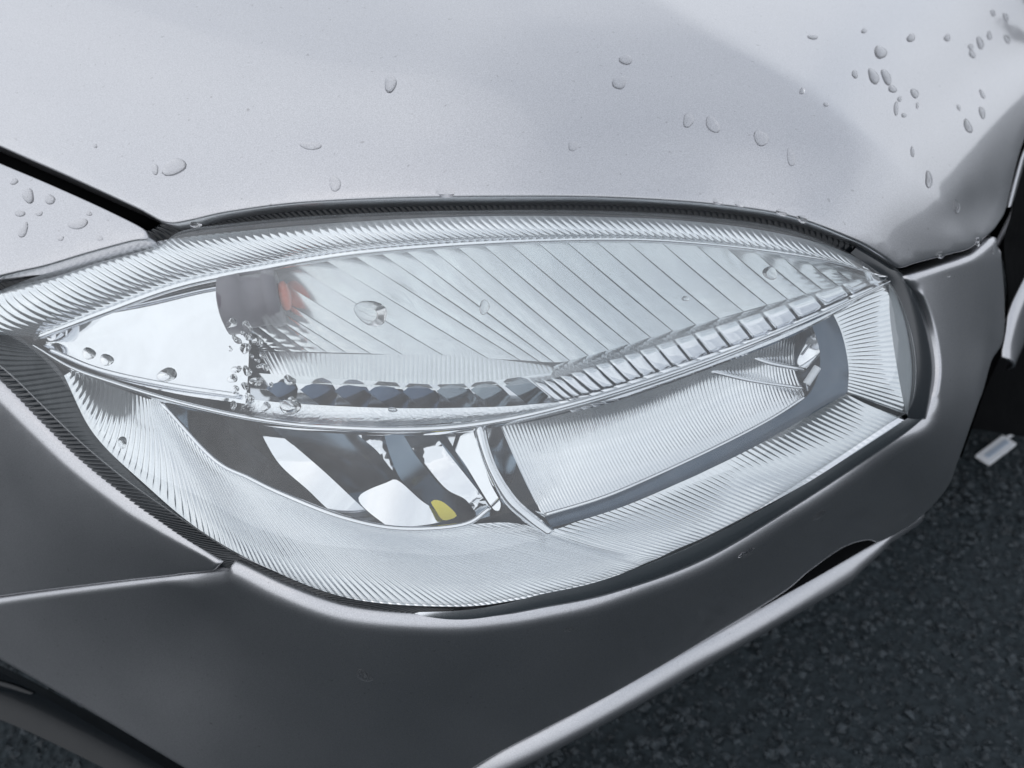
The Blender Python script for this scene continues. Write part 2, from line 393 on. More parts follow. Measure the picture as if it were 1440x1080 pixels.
def facet(name, poly, off, parent, mat, elev, az=0.0, curve=0.0, caxis=0.0, dmin=0.012, wav=0.0, crisp=False):
    """mirror facet of the lamp bowl: plane through its centre whose normal has this elevation and azimuth (0 = towards the street in front)"""
    loop = np.vstack([np.array([a]) + (np.array(b, float) - np.array(a, float)) * t for a, b in zip(poly, poly[1:] + poly[:1]) for t in np.linspace(0, 1, 9)[:-1]]) if crisp else even(poly, 5, True)
    p, f = sheet(loop, 7)
    c = loop.mean(0); pc = surf(c[None], off)[0]
    n = np.array([math.sin(az) * math.cos(elev), -math.cos(az) * math.cos(elev), math.sin(elev)])
    r = rays(p); dd = ((pc - C0) @ n) / (r @ n)
    dd = np.clip(dd, depth(p) + dmin, depth(p) + 0.16)
    q = (p - c) @ np.array([math.cos(caxis), math.sin(caxis)])
    dd = dd + curve * (q / 50.0) ** 2
    if wav: dd = dd + wav * np.sin((p[:, 1] + 0.3 * p[:, 0]) / 9.0 * 2 * math.pi / 1.6)
    P = C0[None] + r * dd[:, None]
    o = link(name, P, f, mat, parent); return fix_normals(o)

# ------------------------------------------------------------------ outlines measured on the photograph
OPEN = [(-84,468),(-40,418),(0,393),(60,378),(120,358),(205,334),(240,312),(300,302),(420,290),(560,283),(720,281),(860,283),(1000,292),(1110,309),(1200,344),
        (1262,382),(1290,422),(1307,472),(1312,530),(1300,582),(1258,615),(1124,704),(991,784),(858,833),(760,855),(700,865),(640,871),(552,868),(474,857),(397,830),
        (317,795),(240,745),(170,695),(103,640),(50,590),(0,541),(-50,500)]
BEZ_OUT = [(-60,436),(0,407),(100,371),(200,343),(280,329),(480,311),(680,302),(880,304),(1000,312),(1100,327),(1180,349),(1236,376)]

# ------------------------------------------------------------------ ground
def build_ground():
    v = [(-30, -30, 0), (30, -30, 0), (30, 40, 0), (-30, 40, 0)]
    g = link('asphalt_ground', v, [(0, 1, 2, 3)], 'asphalt', smooth=False); tag(g, kind='structure')
    # aggregate standing proud of the binder where the photo looks at the ground
    base = [(0, 0, 1), (1, 0, 0), (0, 1, 0), (-1, 0, 0), (0, -1, 0), (0, 0, -1)]
    fc = [(0, 1, 2), (0, 2, 3), (0, 3, 4), (0, 4, 1), (5, 2, 1), (5, 3, 2), (5, 4, 3), (5, 1, 4)]
    n = 60000; g_ = np.random.default_rng(3)
    xy = np.stack([g_.uniform(-1.0, 1.4, n), g_.uniform(0.05, 1.9, n)], 1)
    sz_ = 0.0026 + 0.0062 * g_.uniform(0, 1, n) ** 2.2; sz_[g_.uniform(0, 1, n) < .03] *= 1.5
    an = g_.uniform(0, 6.28, n); B = np.array(base, float)[None] * g_.uniform(.65, 1.3, (n, 6, 3)) * sz_[:, None, None]
    B[:, :, 1] *= g_.uniform(.6, 1, (n, 1)); B[:, :, 2] *= .6
    B[:, :, 2] += B[:, :, 0] * g_.uniform(-.45, .45, (n, 1)) + B[:, :, 1] * g_.uniform(-.45, .45, (n, 1)) + (sz_ * g_.uniform(-.25, .2, n))[:, None]
    ca, sa = np.cos(an)[:, None], np.sin(an)[:, None]
    V = np.stack([xy[:, :1] + B[:, :, 0] * ca - B[:, :, 1] * sa, xy[:, 1:] + B[:, :, 0] * sa + B[:, :, 1] * ca, B[:, :, 2]], -1).reshape(-1, 3)
    Fc = (np.array(fc)[None] + 6 * np.arange(n)[:, None, None]).reshape(-1, 3)
    a = link('asphalt_aggregate', V, Fc, 'stone', smooth=False)
    tag(a, 'dark angular stone chips bound in the asphalt', 'aggregate', kind='stuff')
build_ground()

# ------------------------------------------------------------------ car body
car = empty('car', (0.0, 0.6, 0.0))
tag(car, 'silver car corner with a clear headlight, wet with rain drops', 'car')

WING = [(225,311),(205,300),(188,291),(100,250),(0,206),(-120,150),(-300,70),(-300,-100),(-300,-260),(0,-260),(500,-260),(1000,-260),(1640,-260),(1560,-60),(1500,60),(1462,150),(1440,205),(1430,240),
        (1422,275),(1416,298),(1408,312),(1396,327),(1366,350),(1340,358),(1290,371),(1272,377),(1262,375),(1240,360),(1200,338),(1110,304),(1000,287),(860,278),(720,276),(560,278),(420,285),(320,298),(270,309),(250,313),(238,314)]
wing = panel('front_wing', WING, car, radius=5, grid=12)
BONNET = [(206,329),(197,318),(150,294),(100,271),(50,249),(0,228),(-140,168),(-300,100),(-300,280),(-300,470),(-140,428),(0,388),(60,374),(120,356),(180,340),(203,336)]
bonnet = panel('bonnet', BONNET, car, radius=5, grid=12)
NOSE = [(304,790),(240,749),(170,699),(103,645),(50,595),(0,546),(-50,506),(-90,474),(-140,455),(-300,500),(-300,700),(-300,890),(-150,864),(0,840),(150,821),(285,806),(300,803),(306,797)]
def nose_r(p):
    d, _ = seg_dist(p, np.array([(-300, 520), (-90, 474), (0, 546), (103, 645), (240, 749), (306, 792)], float)); return np.where(d < 45, 17.0 - 12.0 * np.clip((p[:, 1] - 715) / 65, 0, 1), 3.5)
nose = panel('nose_panel', NOSE, car, radius=6, grid=12, rad_fn=nose_r, off=.006)
BUMP = [(323,801),(397,835),(474,861),(552,872),(640,875),(700,869),(760,859),(858,837),(991,788),(1124,708),(1258,619),(1306,586),(1322,530),(1317,472),(1301,422),(1279,392),(1284,385),
        (1320,374),(1366,359),(1390,341),(1403,329),(1408,340),(1413,390),(1415,440),(1413,480),(1397,508),(1385,550),(1366,605),(1350,650),(1333,690),(1290,735),(1240,764),(1222,762),(1190,772),(1140,806),(1100,838),(1000,899),(860,980),
        (700,1062),(640,1100),(560,1150),(450,1170),(350,1135),(255,1080),(130,1005),(0,930),(-140,848),(-200,880),(-150,868),(0,843),(150,824),(300,808),(316,802)]
BUMP[BUMP.index((-140,848)):BUMP.index((-150,868))] = [(-150,845),(-165,856)]
def bump_r(p):
    d, _ = seg_dist(p, np.array([(323,801),(397,835),(474,861),(552,872),(640,875),(700,869),(858,837),(991,788),(1124,708),(1262,616)], float))
    r = 20.0 + 0.0 * p[:, 0]
    d2, _ = seg_dist(p, np.array([(1275,391),(1366,359),(1403,329)], float))
    d3, _ = seg_dist(p, np.array([(-150,868),(0,843),(150,824),(300,808)], float))
    k = np.clip(1 - (d - 36) / 60, 0, 1); k = k * k * (3 - 2 * k)
    d4, _ = seg_dist(p, np.array([(1300,560),(1322,530),(1317,472),(1301,422)], float))
    low = np.where(d2 < 22, 9.0, np.where(d3 < 20, 8.0, np.where(d4 < 30, 2.6, 4.0)))
    return low + (r - low) * k
bumper = panel('front_bumper', BUMP, car, radius=6, grid=12, rad_fn=bump_r, drop_fn=lambda p: 1 + 0.9 * np.clip((p[:, 0] - 560) / 300, 0, 1) * (p[:, 1] > 560))

# black sheet added behind the shut lines to give the gaps their shade
def build_inner():
    out = [(-280,100),(0,222),(-280,-200),(700,-230),(1500,-230),(1430,120),(1395,300),(1385,450),(1350,600),(1290,700),(1200,760),(1000,870),(700,1030),(560,1110),(400,1110),(240,1030),(0,890),(-140,820),(-280,860),(-280,500)]
    out = [(-280,-200),(700,-230),(1500,-230),(1430,120),(1395,300),(1390,450),(1350,600),(1290,700),(1200,750),(1000,865),(700,1030),(560,1110),(400,1110),(240,1030),(0,890),(-140,820),(-280,840),(-280,500),(-280,100)]
    loop = even(out, 22, True); p, f = sheet(loop, 20)
    op = even(OPEN, 8, True); d, _ = seg_dist(p, op, True); ins = inside(p, op)
    off = 0.034 + 0.15 * np.where(ins, np.clip(d / 16.0, 0, 1), 0)
    fix_normals(link('gap_shade_backing', surf(p, off), f, 'black', car))
build_inner()

# lower lip of the bumper: a ledge standing out from the face
def build_lip():
    path = [(560,1142),(640,1096),(700,1060),(760,1030),(860,977),(1000,899),(1130,826),(1180,797),(1215,776),(1262,748),(1300,722)]
    c = line3([(x, y, 0.006) for x, y in path], 70)
    T = np.gradient(c, axis=0); T[:, 2] = 0; T /= np.linalg.norm(T, axis=1)[:, None]
    out = np.cross(T, [0, 0, 1.0]); out *= np.sign((out * (C0 - c)).sum(1))[:, None]
    zz = np.array([0, 0, 1.0])
    prof = [(-.014, -.001), (-.002, -.002), (.003, -.0045), (.008, -.009), (.012, -.0138), (.0145, -.0185), (.0152, -.024), (.013, -.034), (.006, -.042), (-.012, -.044)]
    w = 0.18 + 0.82 * np.clip((0.88 - np.linspace(0, 1, 70)) / 0.14, 0, 1) ** 0.7
    G = np.stack([c + out * (a * .62 * w)[:, None] + zz[None] * (b * .7 * (0.35 + 0.65 * w))[:, None] for a, b in prof], 1)
    v, f = grid_mesh(G); n = len(prof); f.append(tuple((69) * n + j for j in range(n)))
    fix_normals(link('bumper_lip', v, f, 'paint', car))
build_lip()
strip('lip_recess', [(1070,840,.016),(1140,794,.016),(1200,756,.016),(1240,745,.012)], [(1070,874,.012),(1140,834,.012),(1200,798,.012),(1240,776,.010)], car, 'black', ns=30, nt=5)
# grille opening below the bumper, seen past its lower edge
strip('lower_grille', [(-160,868,.05),(0,945,.05),(130,1020,.05),(260,1096,.05)], [(-160,960,.09),(0,1012,.09),(130,1072,.09),(260,1140,.09)], car, 'rim_dark', bulge=-.02)
strip('grille_blade', [(-120,930,.05),(0,958,.05),(48,972,.055)], [(-120,950,.056),(0,973,.056),(46,974,.056)], car, 'rim_dark', bulge=.003, thick=.003)

# wheel arch and wheel behind the bumper's rear edge
strip('wheel_arch_liner', [(1455,150,.05),(1425,290,.03),(1412,340,.02),(1418,420,.02),(1410,490,.02),(1385,550,.02),(1352,645,.02)],
      [(1700,100,.30),(1640,240,.30),(1600,330,.30),(1600,390,.30),(1580,440,.28),(1540,520,.24),(1470,620,.16)], car, 'black', bulge=-.06)
strip('wheel_arch_lip', [(1462,172,.004),(1441,212,.004),(1431,245,.004),(1424,272,.004),(1419,291,.004)], [(1468,172,.016),(1446,214,.016),(1436,247,.016),(1428,274,.016),(1422,291,.016)], car, 'paint', bulge=.001, thick=.002)

strip('arch_flare', [(1446,385,.07),(1424,430,.07),(1413,470,.07),(1410,502,.07)], [(1470,420,.13),(1452,455,.12),(1436,490,.11),(1418,520,.09)], car, 'paint', bulge=.008, thick=.003)

# ------------------------------------------------------------------ headlight
lamp = empty('headlight', (0.0, 0.36, 0.66), car)
tag(lamp, 'clear headlight with ribbed chrome and an amber bulb')

# outer lens
def build_lens():
    loop = even([(x + (600 - x) * .003, y + (575 - y) * .006) for x, y in OPEN], 6, True)
    p, f = sheet(loop, 13, (1, 2.5, 5, 8, 12, 17, 23, 30))
    d, _ = seg_dist(p, loop, True); x = np.clip(1 - d / 34.0, 0, 1)
    P = surf(p, -0.002) - normals(p) * (0.016 * (1 - np.sqrt(np.clip(1 - x ** 2, 0, 1))))[:, None]
    return fix_normals(link('lens', P, f, 'lens', lamp))
build_lens()

def build_housing():
    loop = even([(610 + (x - 610) * .95, 575 + (y - 575) * .93) for x, y in OPEN], 10, True)
    p, f = sheet(loop, 16, (4, 9, 16, 26)); d, _ = seg_dist(p, loop, True)
    fix_normals(link('lamp_housing', surf(p, 0.03 + 0.12 * np.sin(np.clip(d / 90.0, 0, 1) * math.pi / 2)), f, 'housing', lamp))
build_housing()
# ribbed edge of the lens, dark ring round the whole lamp
def ring_part(name, A, B, ribs, amp, mat, ns, nt=7, bulge=0.003, shear=0.0):
    return strip(name, A, B, lamp, mat, ns=ns, nt=nt, bulge=bulge, ribs=ribs, amp=amp, shear=shear)
ring_part('lens_edge_ribs', [(-90,460,.014),(-40,472,.014),(0,545,.016),(50,594,.016),(103,645,.016),(170,700,.016),(240,750,.016),(317,800,.016),(397,835,.016),(474,862,.016),(552,873,.016),(640,876,.016)],
          [(-60,440,.02),(0,459,.02),(48,489,.022),(88,526,.022),(120,592,.022),(180,662,.02),(260,732,.02),(340,784,.018),(430,821,.016),(520,845,.014),(600,854,.012),(640,856,.012)], 110, .0011, 'rim', 1100, shear=70)
ring_part('lens_edge', [(540,868,.014),(640,877,.014),(700,870,.014),(760,860,.014),(858,838,.014),(991,789,.014),(1124,709,.014),(1258,620,.014),(1304,584,.014)],
          [(540,862,.012),(640,859,.008),(700,851,.008),(760,836,.008),(850,815,.008),(985,762,.008),(1120,688,.008),(1240,612,.008),(1276,588,.008)], 0, 0, 'flute', 90)
ring_part('lens_edge', [(1304,588,.016),(1318,530,.016),(1312,472,.016),(1296,422,.016),(1268,382,.016),(1204,340,.016)],
          [(1276,588,.008),(1284,530,.008),(1280,480,.008),(1268,432,.008),(1250,396,.008),(1196,356,.008)], 0, 0, 'rim', 70)
ring_part('lens_edge_ribs', [(-90,440,.02),(-40,414,.02),(0,386,.02),(60,372,.02),(120,352,.02),(205,326,.02),(240,305,.02),(300,295,.02),(420,283,.02),(560,276,.02),(720,274,.02),(860,276,.02),(1000,285,.02),(1110,303,.02),(1204,340,.02)],
          [(-80,446,.014),(-40,424,.014),(0,408,.014),(60,386,.014),(120,366,.014),(205,342,.014),(280,329,.014),(340,322,.014),(440,314,.014),(580,306,.014),(720,301,.014),(860,303,.014),(1000,312,.014),(1110,329,.014),(1196,356,.014)], 150, .0009, 'rim_dark', 1500, shear=14)

# bright ribbed band along the top
def inter(P, n):
    return catmull(np.asarray(P, float), n)
TOP = [(-50,434,.012),(0,408,.012),(100,372,.012),(200,344,.012),(280,331,.012),(480,313,.012),(680,304,.012),(880,306,.012),(1000,314,.012),(1100,329,.012),(1180,351,.012),(1244,384,.012)]
LOWB = [(-10,452,.020),(50,474,.022),(150,436,.022),(245,402,.022),(340,381,.022),(500,354,.022),(700,338,.022),(880,334,.022),(1000,341,.022),(1100,353,.020),(1180,367,.018),(1246,388,.014)]
strip('ribbed_band', TOP, LOWB, lamp, 'chrome_soft', ns=1400, nt=9, bulge=.010, ribs=122, amp=.0010, shear=38)
tube('band_bead', [(x, y + 2, o - .002) for x, y, o in LOWB[1:]], [.0022, .0026, .0022, .0014], lamp, 'chrome', n=90)

# upper eye: plain mirror at its inner end
strip('mirror_panel', [(56,476,.026),(150,440,.030),(245,406,.034),(345,384,.037)], [(60,486,.025),(140,525,.024),(240,552,.023),(345,568,.023)], lamp, 'chrome', ns=30, nt=14, bulge=-.004)
tube('mirror_panel_bead', [(70,492,.02),(140,520,.02),(235,541,.02),(335,556,.022)], .0017, lamp, 'chrome', n=40)

# indicator bulb behind the flutes
def bulb():
    c = surf(np.array([[366., 422.]]), .026)[0]
    ax = Vector((0.95, 0.22, 0.05)).normalized(); q = ax.to_track_quat('Z', 'Y')
    def lathe(name, prof, mat):
        seg = 20; V = []; Fc = []
        for z, r in prof:
            for k in range(seg):
                a = 2 * math.pi * k / seg; V.append(Vector(c) + q @ Vector((r * math.cos(a), r * math.sin(a), z)))
        for i in range(len(prof) - 1):
            for k in range(seg): Fc.append((i * seg + k, i * seg + (k + 1) % seg, (i + 1) * seg + (k + 1) % seg, (i + 1) * seg + k))
        Fc.append(tuple(range(seg))); Fc.append(tuple((len(prof) - 1) * seg + k for k in reversed(range(seg))))
        return fix_closed(link(name, V, Fc, mat, lamp))
    lathe('bulb_socket', [(-.024, .012), (-.022, .0185), (-.010, .0190), (-.009, .0165), (.004, .0165), (.005, .0185), (.012, .0185), (.013, .014)], 'socket')
    lathe('bulb_glass', [(.013, .0085), (.0145, .0095), (.0165, .0095), (.0182, .007), (.019, .003)], 'amber')
bulb()

# milky inner cover over the upper eye
strip('inner_cover', [(338,388,.014),(480,359,.014),(600,349,.014),(720,342,.014),(850,338,.014),(1000,345,.013),(1120,361,.012),(1238,389,.010)],
      [(350,536,.022),(460,541,.022),(600,546,.022),(730,541,.022),(850,514,.020),(1000,471,.018),(1120,432,.015),(1240,397,.010)], lamp, 'milky', ns=700, nt=14, ribs=44, amp=.0006, shear=150)
# flutes of the upper reflector, one mirror strip each
FT = [(338,476,.036),(336,420,.037),(350,384,.036),(480,358,.036),(600,348,.036),(720,341,.036),(850,337,.034),(1000,344,.030),(1120,360,.024),(1238,389,.016)]
FB = [(366,493,.042),(440,495,.043),(540,498,.044),(720,506,.046),(800,508,.046),(890,483,.044),(990,454,.040),(1096,424,.034),(1176,404,.025),(1240,393,.016)]
def flutes(name, A, B, n, mat, bow, saw, n1=7, nt=10, arch=0.0, solid=True, ripple=0.0):
    NS = n * 24 + 1
    a = catmull(np.asarray(A, float), NS); b = catmull(np.asarray(B, float), NS)
    for i in range(n):
        ii = np.linspace(i * 24, (i + 1) * 24, n1).round().astype(int)
        pa, pb = a[ii].copy(), b[ii].copy()
        u = np.linspace(0, 1, n1)
        extra = -bow * 4 * u * (1 - u) + saw * (u - .5)
        t = np.linspace(0, 1, nt)
        G = np.zeros((n1, nt, 3))
        for k in range(n1):
            q = pa[k][None] * (1 - t)[:, None] + pb[k][None] * t[:, None]
            o = q[:, 2] + extra[k] * (0.35 + 0.65 * np.sin(math.pi * np.clip(t * .8 + .1, 0, 1))) + arch * 4 * t * (1 - t) + ripple * np.sin(2 * math.pi * 8 * t + 3 * (u[k] - .5) ** 2 * 4) * np.clip(t * 2.2 - .9, 0, 1)
            G[k] = C0[None] + rays(q[:, :2]) * (depth(q[:, :2]) + o)[:, None]
        v, f = grid_mesh(G); o_ = link(name, v, f, mat, lamp); fix_normals(o_)
        if solid: add_solid(o_, .0012)
flutes('reflector_flute', FT, FB, 29, 'flute', .0008, .0011, arch=.004, solid=False, nt=40, ripple=.00022)
# ledge with fine ribs under the flutes
strip('ribbed_ledge', [(362,494,.042),(500,498,.043),(640,500,.043),(775,514,.043)], [(385,534,.037),(500,543,.037),(640,548,.037),(782,526,.040)], lamp, 'flute', ns=520, nt=6, ribs=62, amp=.0004)
strip('ribbed_ledge', [(775,514,.046),(850,494,.044),(950,464,.042),(1068,432,.036),(1165,405,.026)], [(782,530,.032),(860,512,.030),(960,482,.028),(1080,446,.024),(1180,408,.020)], lamp, 'chrome_soft', ns=500, nt=5, ribs=60, amp=.0006)
# scalloped facets along the lower edge of the eye
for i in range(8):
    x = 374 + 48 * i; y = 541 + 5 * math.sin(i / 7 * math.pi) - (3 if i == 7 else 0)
    facet('reflector_facet', [(x,y+5),(x+8,y-1),(x+20,y-4),(x+36,y-1),(x+46,y+6),(x+76,y+31),(x+36,y+33)], .036 - .0012 * (i % 2), lamp, 'dark_refl' if i < 5 else 'dark_refl_pale', R(22 - 3 * (i % 3)), .25, .009 - .001 * (i % 3), .5, crisp=True)  # chrome facets, their dark reflections painted into the colour
strip('facet_shelf', [(352,524,.034),(500,534,.036),(640,540,.036),(790,522,.040)], [(352,574,.044),(500,580,.046),(650,584,.046),(800,566,.044)], lamp, 'chrome_soft', ns=60, nt=5)
flutes('reflector_facet', [(752,538,.029),(800,526,.029),(870,503,.027),(960,474,.025),(1080,437,.021),(1225,386,.015)], [(788,568,.034),(835,556,.034),(900,535,.032),(985,505,.030),(1100,462,.026),(1236,397,.017)], 19, 'chrome', .0010, .0030, nt=5)
flutes('reflector_facet', [(785,566,.029),(835,553,.029),(900,532,.029),(985,503,.027),(1100,461,.023),(1236,398,.015)], [(805,580,.032),(860,566,.032),(925,545,.032),(1010,514,.030),(1120,470,.025),(1240,405,.015)], 17, 'chrome', .0008, -.0022, nt=4)
strip('textured_strip', [(338,560,.028),(420,568,.030),(560,574,.030),(700,572,.030),(780,566,.03),(860,562,.028),(925,541,.028),(1010,511,.026),(1120,467,.022),(1240,403,.014)],
      [(335,581,.023),(420,594,.023),(560,598,.023),(700,588,.023),(780,571,.023),(860,549,.023),(930,528,.023),(1010,499,.023),(1120,456,.018),(1244,400,.012)], lamp, 'chrome_tex', ns=160, nt=8, bulge=-.002)

# chrome blade dividing the two chambers
BL = [(46,484),(100,515),(160,536),(240,560),(330,581),(400,592),(460,597),(540,600),(620,598),(690,590),(760,576),(840,555),(920,530),(1000,502),(1080,471),(1160,437),(1252,394)]
def blade():
    n = 160; w = np.interp(np.linspace(0, 1, n), [0, .08, .5, .9, 1], [4, 8, 13, 9, 5])
    c = catmull(np.asarray(BL, float), n)
    prof = [(-.1, .030), (-.1, .012), (-.05, .0085), (.12, .0066), (.35, .006), (.55, .0072), (.75, .0105), (.95, .016), (1.02, .022), (1.0, .055)]
    G = np.zeros((n, len(prof), 3))
    for j, (t, o) in enumerate(prof):
        q = c.copy(); q[:, 1] += t * w; G[:, j] = surf(q, o)
    v, f = grid_mesh(G); fix_normals(link('chrome_blade', v, f, 'chrome', lamp))
blade()
strip('blade_underside', [(x, y + 10, .05) for x, y in BL], [(x, y - 22, .10) for x, y in BL], lamp, 'bluegrey', ns=80, nt=5)  # unseen dark roof added for the bowl facets to reflect

# ribbed apron below
AI = [(96,520,.012),(150,540,.012),(205,560,.014),(228,568,.020),(300,645,.036),(350,672,.038),(400,696,.039),(480,727,.040),(560,743,.040),(650,738,.040),(715,735,.042),(775,744,.042),(813,733,.042),(900,703,.042),(1050,634,.040),(1190,554,.034)]
AO = [(90,528,.014),(132,610,.018),(205,682,.015),(285,748,.010),(385,803,.008),(500,843,.008),(640,853,.008),(730,843,.008),(830,822,.008),(890,800,.008),(905,793,.008),(925,785,.008),(950,773,.008),(1010,746,.008),(1140,676,.008),(1278,590,.008)]
strip('ribbed_apron', AI, AO, lamp, 'chrome_soft', ns=1900, nt=10, bulge=-.004, ribs=155, amp=.0014, amp_end=.22)
tube('bowl_rim', [(x, y, o - .001) for x, y, o in AI[3:10]] + [(690,714,.04)], [.0014, .0018, .0014], lamp, 'chrome', n=70)

strip('bowl_shell', [(222,560,.05),(330,584,.10),(460,598,.12),(600,598,.11),(700,590,.06)], [(222,566,.04),(330,668,.055),(470,728,.055),(600,745,.055),(705,722,.052)], lamp, 'dark_refl_bowl', ns=60, nt=14, bulge=-.02)
# low beam bowl: mirror facets at their own angles
FACETS = [
    ([(226,566),(262,573),(305,584),(345,618),(392,658),(432,692),(466,722),(395,693),(330,662),(285,628)], .060, 14, -.55, .004, .8),
    ([(364,598),(380,600),(450,658),(530,731),(560,740),(510,733),(470,722),(432,688),(396,656),(376,626)], .062, 56, .1, .003, .7),
    ([(382,598),(440,602),(498,606),(530,636),(555,667),(542,676),(500,698),(508,708),(516,716),(450,656)], .085, 18, .35, .006, 2.3),
    ([(504,700),(545,678),(560,676),(590,702),(624,731),(560,741),(534,732)], .064, 60, 0.0, .003, .3),
    ([(500,606),(536,606),(554,645),(553,662),(530,634)], .074, 50, .3, 0, 0),
    ([(540,606),(562,606),(588,645),(624,688),(652,704),(668,722),(628,731),(592,700),(560,668)], .072, 20, .5, .003, .9),
    ([(564,606),(602,604),(632,640),(690,716),(672,722),(654,702),(626,686),(592,645)], .066, 50, -.2, .003, .8),
    ([(604,603),(620,602),(654,658),(676,694),(634,638)], .066, 12, -.3, 0, 0),
    ([(622,602),(664,596),(676,640),(690,680),(704,708),(694,716),(656,656)], .054, 34, -.7, .004, .4),
]
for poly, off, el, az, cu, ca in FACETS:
    facet('bowl_facet', poly, off, lamp, 'dark_refl_bowl' if el < 30 or el > 80 else 'chrome', R(el), az, cu, ca, wav=.0004 if off in (.074, .066) and el > 45 else 0)  # low-angled facets carry a dark reflection in their colour
facet('yellow_reflection', [(606,706),(614,703),(626,708),(642,724),(634,730),(622,731),(613,718)], .058, lamp, 'yellow', R(50))  # the bulb's yellow reflection, built as a coloured piece
# upright curved fin between the two lower chambers
strip('curved_fin', [(662,592,.02),(672,630,.022),(684,664,.026),(706,706,.030),(734,732,.034),(764,750,.036)], [(680,590,.02),(688,628,.022),(702,664,.026),(726,700,.030),(750,722,.034),(780,745,.034)], lamp, 'chrome', ns=40, nt=7, bulge=.004, thick=.002)
strip('fin_side', [(682,590,.03),(690,630,.035),(704,664,.04),(728,700,.042),(766,728,.044)], [(712,588,.06),(706,640,.065),(712,668,.065),(732,698,.06),(768,724,.05)], lamp, 'chrome_soft', ns=40, nt=6)

# second chamber: ribbed plate, reveal with its dark reflection painted in and end wall
strip('ribbed_plate', [(704,600,.046),(760,590,.048),(850,566,.050),(950,532,.052),(1060,492,.052),(1120,470,.052)], [(764,726,.048),(810,712,.051),(900,677,.055),(1000,631,.058),(1080,590,.059),(1134,556,.058)], lamp, 'chrome_soft', ns=700, nt=12, bulge=-.008, ribs=90, amp=.0006)
strip('chamber_reveal', [(766,726,.042),(840,704,.044),(900,680,.046),(1000,634,.050),(1080,593,.052),(1130,562,.050),(1150,528,.046),(1152,490,.040),(1138,448,.034)],
      [(776,742,.041),(850,721,.041),(900,702,.041),(1000,659,.041),(1100,607,.040),(1190,553,.034),(1193,515,.032),(1184,470,.030),(1168,436,.028)], lamp, 'bluegrey', ns=80, nt=6, bulge=-.003)
tube('reveal_bead', [(766,724,.041),(840,702,.043),(900,678,.045),(1000,632,.049),(1080,591,.051),(1132,558,.050)], .0012, lamp, 'chrome', n=60)
strip('chamber_back', [(1000,512,.070),(1060,488,.075),(1120,466,.072),(1150,452,.06)], [(1020,545,.064),(1080,548,.066),(1130,552,.062),(1152,530,.055)], lamp, 'chrome', ns=40, nt=10, bulge=-.014)
tube('chamber_strut', [(1042,496,.058),(1080,510,.058),(1132,520,.056)], .0016, lamp, 'chrome', n=30)
tube('chamber_strut', [(1000,522,.056),(1060,536,.056),(1130,546,.054)], .0013, lamp, 'chrome', n=30)
tube('chamber_pin', [(1134,540,.046),(1142,528,.044),(1150,516,.042)], .0026, lamp, 'white', n=14)
strip('ribbed_end_panel', [(1168,434,.028),(1184,470,.030),(1193,515,.032),(1192,553,.034)], [(1250,398,.016),(1252,450,.018),(1262,520,.018),(1274,584,.014)], lamp, 'chrome_soft', ns=200, nt=8, bulge=-.002, ribs=25, amp=.0006)
strip('grey_end_reveal', [(1250,398,.016),(1252,450,.018),(1262,520,.018),(1274,582,.014)], [(1266,420,.010),(1276,460,.010),(1284,525,.010),(1280,584,.010)], lamp, 'grey', ns=40, nt=5, bulge=.002)

# ------------------------------------------------------------------ wheel
def build_wheel():
    edge = surf(np.array([[1413., 450.]]))[0]
    rear = Vector((0.62, 0.785, 0)); axl = Vector((0.785, -0.62, 0))           # axl points outwards from the car
    Rw = 0.325
    c = Vector((edge[0], edge[1], Rw)) + rear * 0.66 - axl * 0.16
    w = empty('wheel', c, car)
    prof = [(-.10, .20), (-.105, .26), (-.10, .305), (-.07, .323), (-.03, .325), (.03, .325), (.07, .323), (.10, .305), (.105, .26), (.10, .205)]
    def lathe(name, prof, mat, seg=64, close=True):
        V = []; Fc = []; n = len(prof)
        for k in range(seg):
            a = 2 * math.pi * k / seg
            for x, r in prof: V.append(c + axl * x + rear * (r * math.cos(a)) + Vector((0, 0, r * math.sin(a))))
        for k in range(seg):
            for j in range(n - 1): Fc.append((k * n + j, k * n + j + 1, ((k + 1) % seg) * n + j + 1, ((k + 1) % seg) * n + j))
        return fix_closed(link(name, V, Fc, mat, w))
    lathe('tyre', prof, 'rubber'); lathe('rim', [(.09, .205), (.095, .212), (.085, .215), (.06, .195), (.05, .10), (.055, .03), (.055, 0.001)], 'paint')
build_wheel()

# ------------------------------------------------------------------ things on the ground
def on_ground(px, py, z=0.0):
    r = rays(np.array([[px, py]]))[0]; return C0 + r * ((z - CAMH) / r[2])
def white_strip():
    a = on_ground(1379, 652); b = on_ground(1416, 624); d = (b - a) / np.linalg.norm(b - a); s = np.cross([0, 0, 1], d)
    L = np.linalg.norm(b - a); V = []; w = .011
    root = empty('plastic_strip', tuple(a))
    tag(root, 'small white plastic strip lying on the asphalt beside the tyre', 'plastic strip')
    def bar(name, u0, u1, v0, v1, z0, z1, mat):
        V = [a + d * u + s * v + np.array([0, 0, z]) for z in (z0, z1) for u, v in ((u0, v0), (u1, v0), (u1, v1), (u0, v1))]
        o = link(name, V, [(0, 1, 2, 3), (4, 7, 6, 5), (0, 4, 5, 1), (1, 5, 6, 2), (2, 6, 7, 3), (3, 7, 4, 0)], mat, root, smooth=False)
        fix_closed(o); md = o.modifiers.new('bevel', 'BEVEL'); md.width = .001; md.segments = 2
    bar('plate', 0, L, -w, w, .004, .010, 'white'); bar('inlay', L * .1, L * .9, -w * .35, w * .35, .0095, .0108, 'pale_blue')
    bar('tail', L, L + .12, w * .2, w * .6, .004, .008, 'white')
white_strip()

